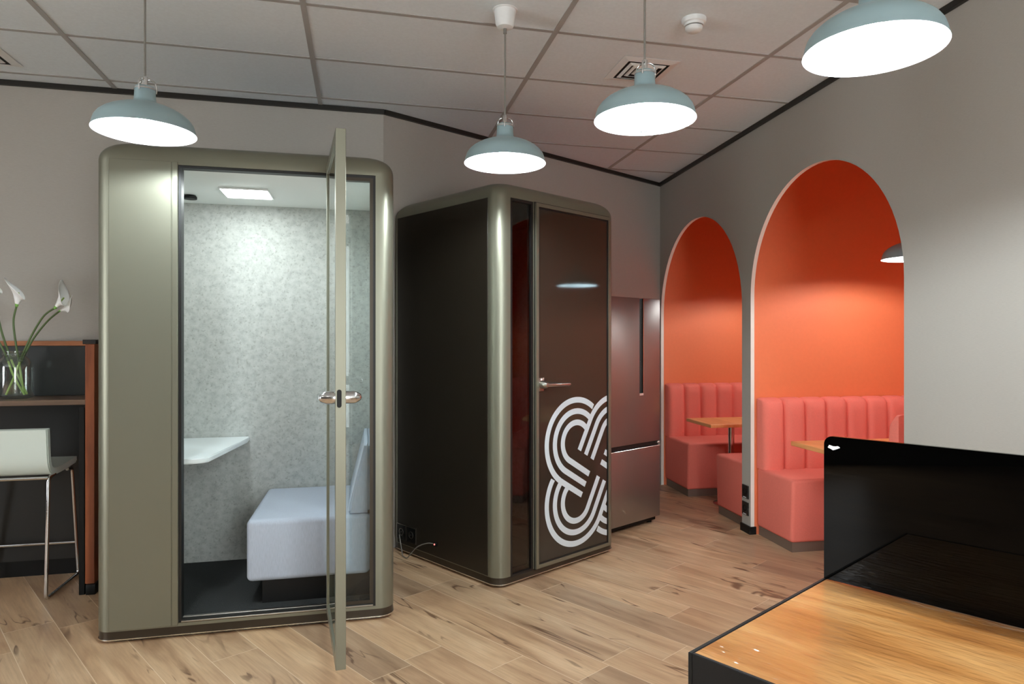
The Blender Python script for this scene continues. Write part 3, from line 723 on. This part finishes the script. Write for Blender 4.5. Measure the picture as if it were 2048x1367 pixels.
lily('lily stem leaning farthest left out of the picture', [(.055, -.02, .02), (.0, -.02, .13), (-.04, -.01, .24), (-.10, .0, .36), (-.15, 0, .46), (-.19, 0, .55)], True, (-.5, 0, .9), .95, (-.8, 0, .3))

# bar stool (local x along wall, y = -distance): backrest toward the camera
st = thing('bar_stool', 'white leather bar stool with chrome sled legs tucked under counter', 'bar stool', (L0.x, L0.y, 0), AL)
sx0, sx1 = -.04, .435
def shell(off0, off1):
    pr = [(-.10, .700), (-.20, .690), (-.30, .682), (-.37, .682), (-.415, .695), (-.438, .73), (-.447, .79), (-.452, .86), (-.458, .915)]
    P = smooth_path([(0, y, z) for y, z in pr], 5); out = []
    for i, p in enumerate(P):
        t = (P[min(i+1, len(P)-1)]-P[max(i-1, 0)]).normalized(); nr = Vector((0, -t.z, t.y)) * -1
        out.append((p+nr*off0, p+nr*off1))
    return out
def shell_mesh(off0, off1, x0, x1):
    bm = B(); S = shell(off0, off1); nx = 12; cols = []
    for i in range(nx+1):
        x = x0+(x1-x0)*i/nx; e = abs(2*i/nx-1); puff = .006*(1-e**4)
        cols.append(([bm.verts.new((x, a_.y, a_.z)) for a_, b_ in S], [bm.verts.new((x, b_.y-0*puff, b_.z)) for a_, b_ in S]))
    for (a_, b_), (c_, d_) in zip(cols, cols[1:]):
        for j in range(len(S)-1):
            bm.faces.new((a_[j], a_[j+1], c_[j+1], c_[j])); bm.faces.new((b_[j], b_[j+1], d_[j+1], d_[j]))
        bm.faces.new((a_[0], b_[0], d_[0], c_[0])); bm.faces.new((a_[-1], b_[-1], d_[-1], c_[-1]))
    for a_, b_ in (cols[0], cols[-1]):
        for j in range(len(S)-1): bm.faces.new((a_[j], a_[j+1], b_[j+1], b_[j]))
    return bm
o = obj('seat_shell', shell_mesh(-.024, -.0145, sx0+.004, sx1-.004), M['stool_white'], st, 50)
o = obj('seat_pad', shell_mesh(-.014, .012, sx0, sx1), M['stool_white'], st, 50)
for xs in (sx0+.025, sx1-.012):
    bm = B(); tube(bm, fillet([(xs, -.16, .655), (xs, -.045, .40), (xs, -.045, .012), (xs, -.46, .012), (xs, -.43, .655), (xs, -.16, .655)][1:5] if False else [(xs, -.20, .655), (xs, -.135, .652), (xs, -.045, .012), (xs, -.462, .012), (xs, -.432, .65), (xs-.0, -.36, .658)], .03, 6), .0095, 12); obj('leg_frame', bm, M['chrome'], st, 60)
for y, z in ((-.432, .649), (-.072, .205)):
    bm = B(); cyl(bm, (sx0+.025, y, z), (sx1-.012, y, z), .0085, 14); obj('footrest' if z < .4 else 'seat_rail', bm, M['chrome'], st, 60)

# ------------------------------------------------------------------ wall sockets on the pillar
for z, lb in ((.245, 'black wall socket, upper of the two on the white pillar'), (.125, 'black wall socket, lower of the two on the white pillar')):
    r = thing('wall_socket', lb, 'wall socket', (R0.x, R0.y, 0), AW, 'black sockets on the pillar')
    bm = B(); box(bm, 1.625, 1.712, -.010, -.0005, z, z+.095, .002, 1); obj('plate', bm, M['sock'], r, 30)
    bm = B(); v = lathe(bm, [(.018, .0), (.024, .0), (.024, .003), (.018, .003)], 24, closed=True); tf(bm, v, (1.668, -.010, z+.05), Matrix.Rotation(PI/2, 4, 'X')); obj('outlet_ring', bm, M['black'], r, 40)
    bm = B(); box(bm, 1.645, 1.69, -.0108, -.0098, z+.006, z+.011); obj('edge_mark', bm, M['plastic_w'], r)

# ------------------------------------------------------------------ foreground table and divider screen
AT = R(43)
tb = thing('wood_table', 'honey wood table with black rim in the right foreground', 'table', (.328, 1.365, 0), AT)
TW, TL, TH = 1.26, 1.40, .75
bm = B(); box(bm, .010, TW-.010, -TL+.010, -.010, TH-.03, TH-.0005); obj('tabletop', bm, M['table'], tb)
bm = B()
for a_ in ((0, TW, -.0095, 0), (0, TW, -TL, -TL+.0095), (0, .0095, -TL+.0095, -.0095), (TW-.0095, TW, -TL+.0095, -.0095)): box(bm, *a_, TH-.075, TH+.001, .0015, 1)
obj('rim', bm, M['black'], tb, 30)
bm = B(); box(bm, .03, TW-.03, -TL+.03, -.03, TH-.10, TH-.031); obj('apron', bm, M['black'], tb)
for x in (.04, TW-.1):
    for y in (-.1, -TL+.04):
        bm = B(); box(bm, x, x+.06, y, y+.06, 0, TH-.10, .003, 1); obj('leg', bm, M['black'], tb, 30)
sc = thing('desk_divider', 'glossy black acrylic divider screen standing on the wood table', 'desk divider', (.328, 1.365, TH), AT)
bm = B(); z1 = .378; rr = .022
pp = [(-.004, .0015)]+[(-.004-rr+rr*math.cos(R(a_)), z1-rr+rr*math.sin(R(a_))) for a_ in range(0, 91, 10)]+[(-TL+.05+rr*math.cos(R(a_))-rr, z1-rr+rr*math.sin(R(a_))) for a_ in range(90, 181, 10)]+[(-TL+.05-rr, .0015)]
a = [bm.verts.new((.628, y, z)) for y, z in pp]; b = [bm.verts.new((.640, y, z)) for y, z in pp]
bm.faces.new(a); bm.faces.new(b[::-1])
for i in range(len(pp)): bm.faces.new((a[i], a[(i+1) % len(pp)], b[(i+1) % len(pp)], b[i]))
obj('screen_panel', bm, M['screen'], sc)
bm = B(); v = prism(bm, [(-.016, 0), (-.011, .004), (0, .002), (.012, .005), (.016, -.002), (.002, -.008)], 0, .002); tf(bm, v, (.6275, -.03, z1-.028), Matrix.Rotation(PI/2, 4, 'Z') @ Matrix.Rotation(PI/2, 4, 'X')); obj('glint_mark', bm, M['chrome'], sc)  # small chrome chip standing in for a bright glint on the screen

# ------------------------------------------------------------------ camera, world, view
w = bpy.data.worlds.new('World'); bpy.context.scene.world = w; w.use_nodes = True
w.node_tree.nodes['Background'].inputs[0].default_value = (.94, .98, .99, 1); w.node_tree.nodes['Background'].inputs[1].default_value = 12.
cd = bpy.data.cameras.new('camera'); co = bpy.data.objects.new('camera', cd); C.objects.link(co)
co.location = (0, 0, 1.375); co.rotation_euler = (PI/2, 0, 0)
cd.sensor_width = 36; cd.lens = 1355/2048*36; cd.shift_x = -26/2048; cd.clip_start = .05
S = bpy.context.scene; S.camera = co
S.view_settings.view_transform = 'Standard'; S.view_settings.look = 'None'; S.view_settings.gamma = 1; S.view_settings.exposure = .1
S.cycles.max_bounces = 12; S.cycles.transparent_max_bounces = 32; S.cycles.glossy_bounces = 6; S.cycles.diffuse_bounces = 6; S.cycles.sample_clamp_indirect = 6; S.cycles.use_denoising = True
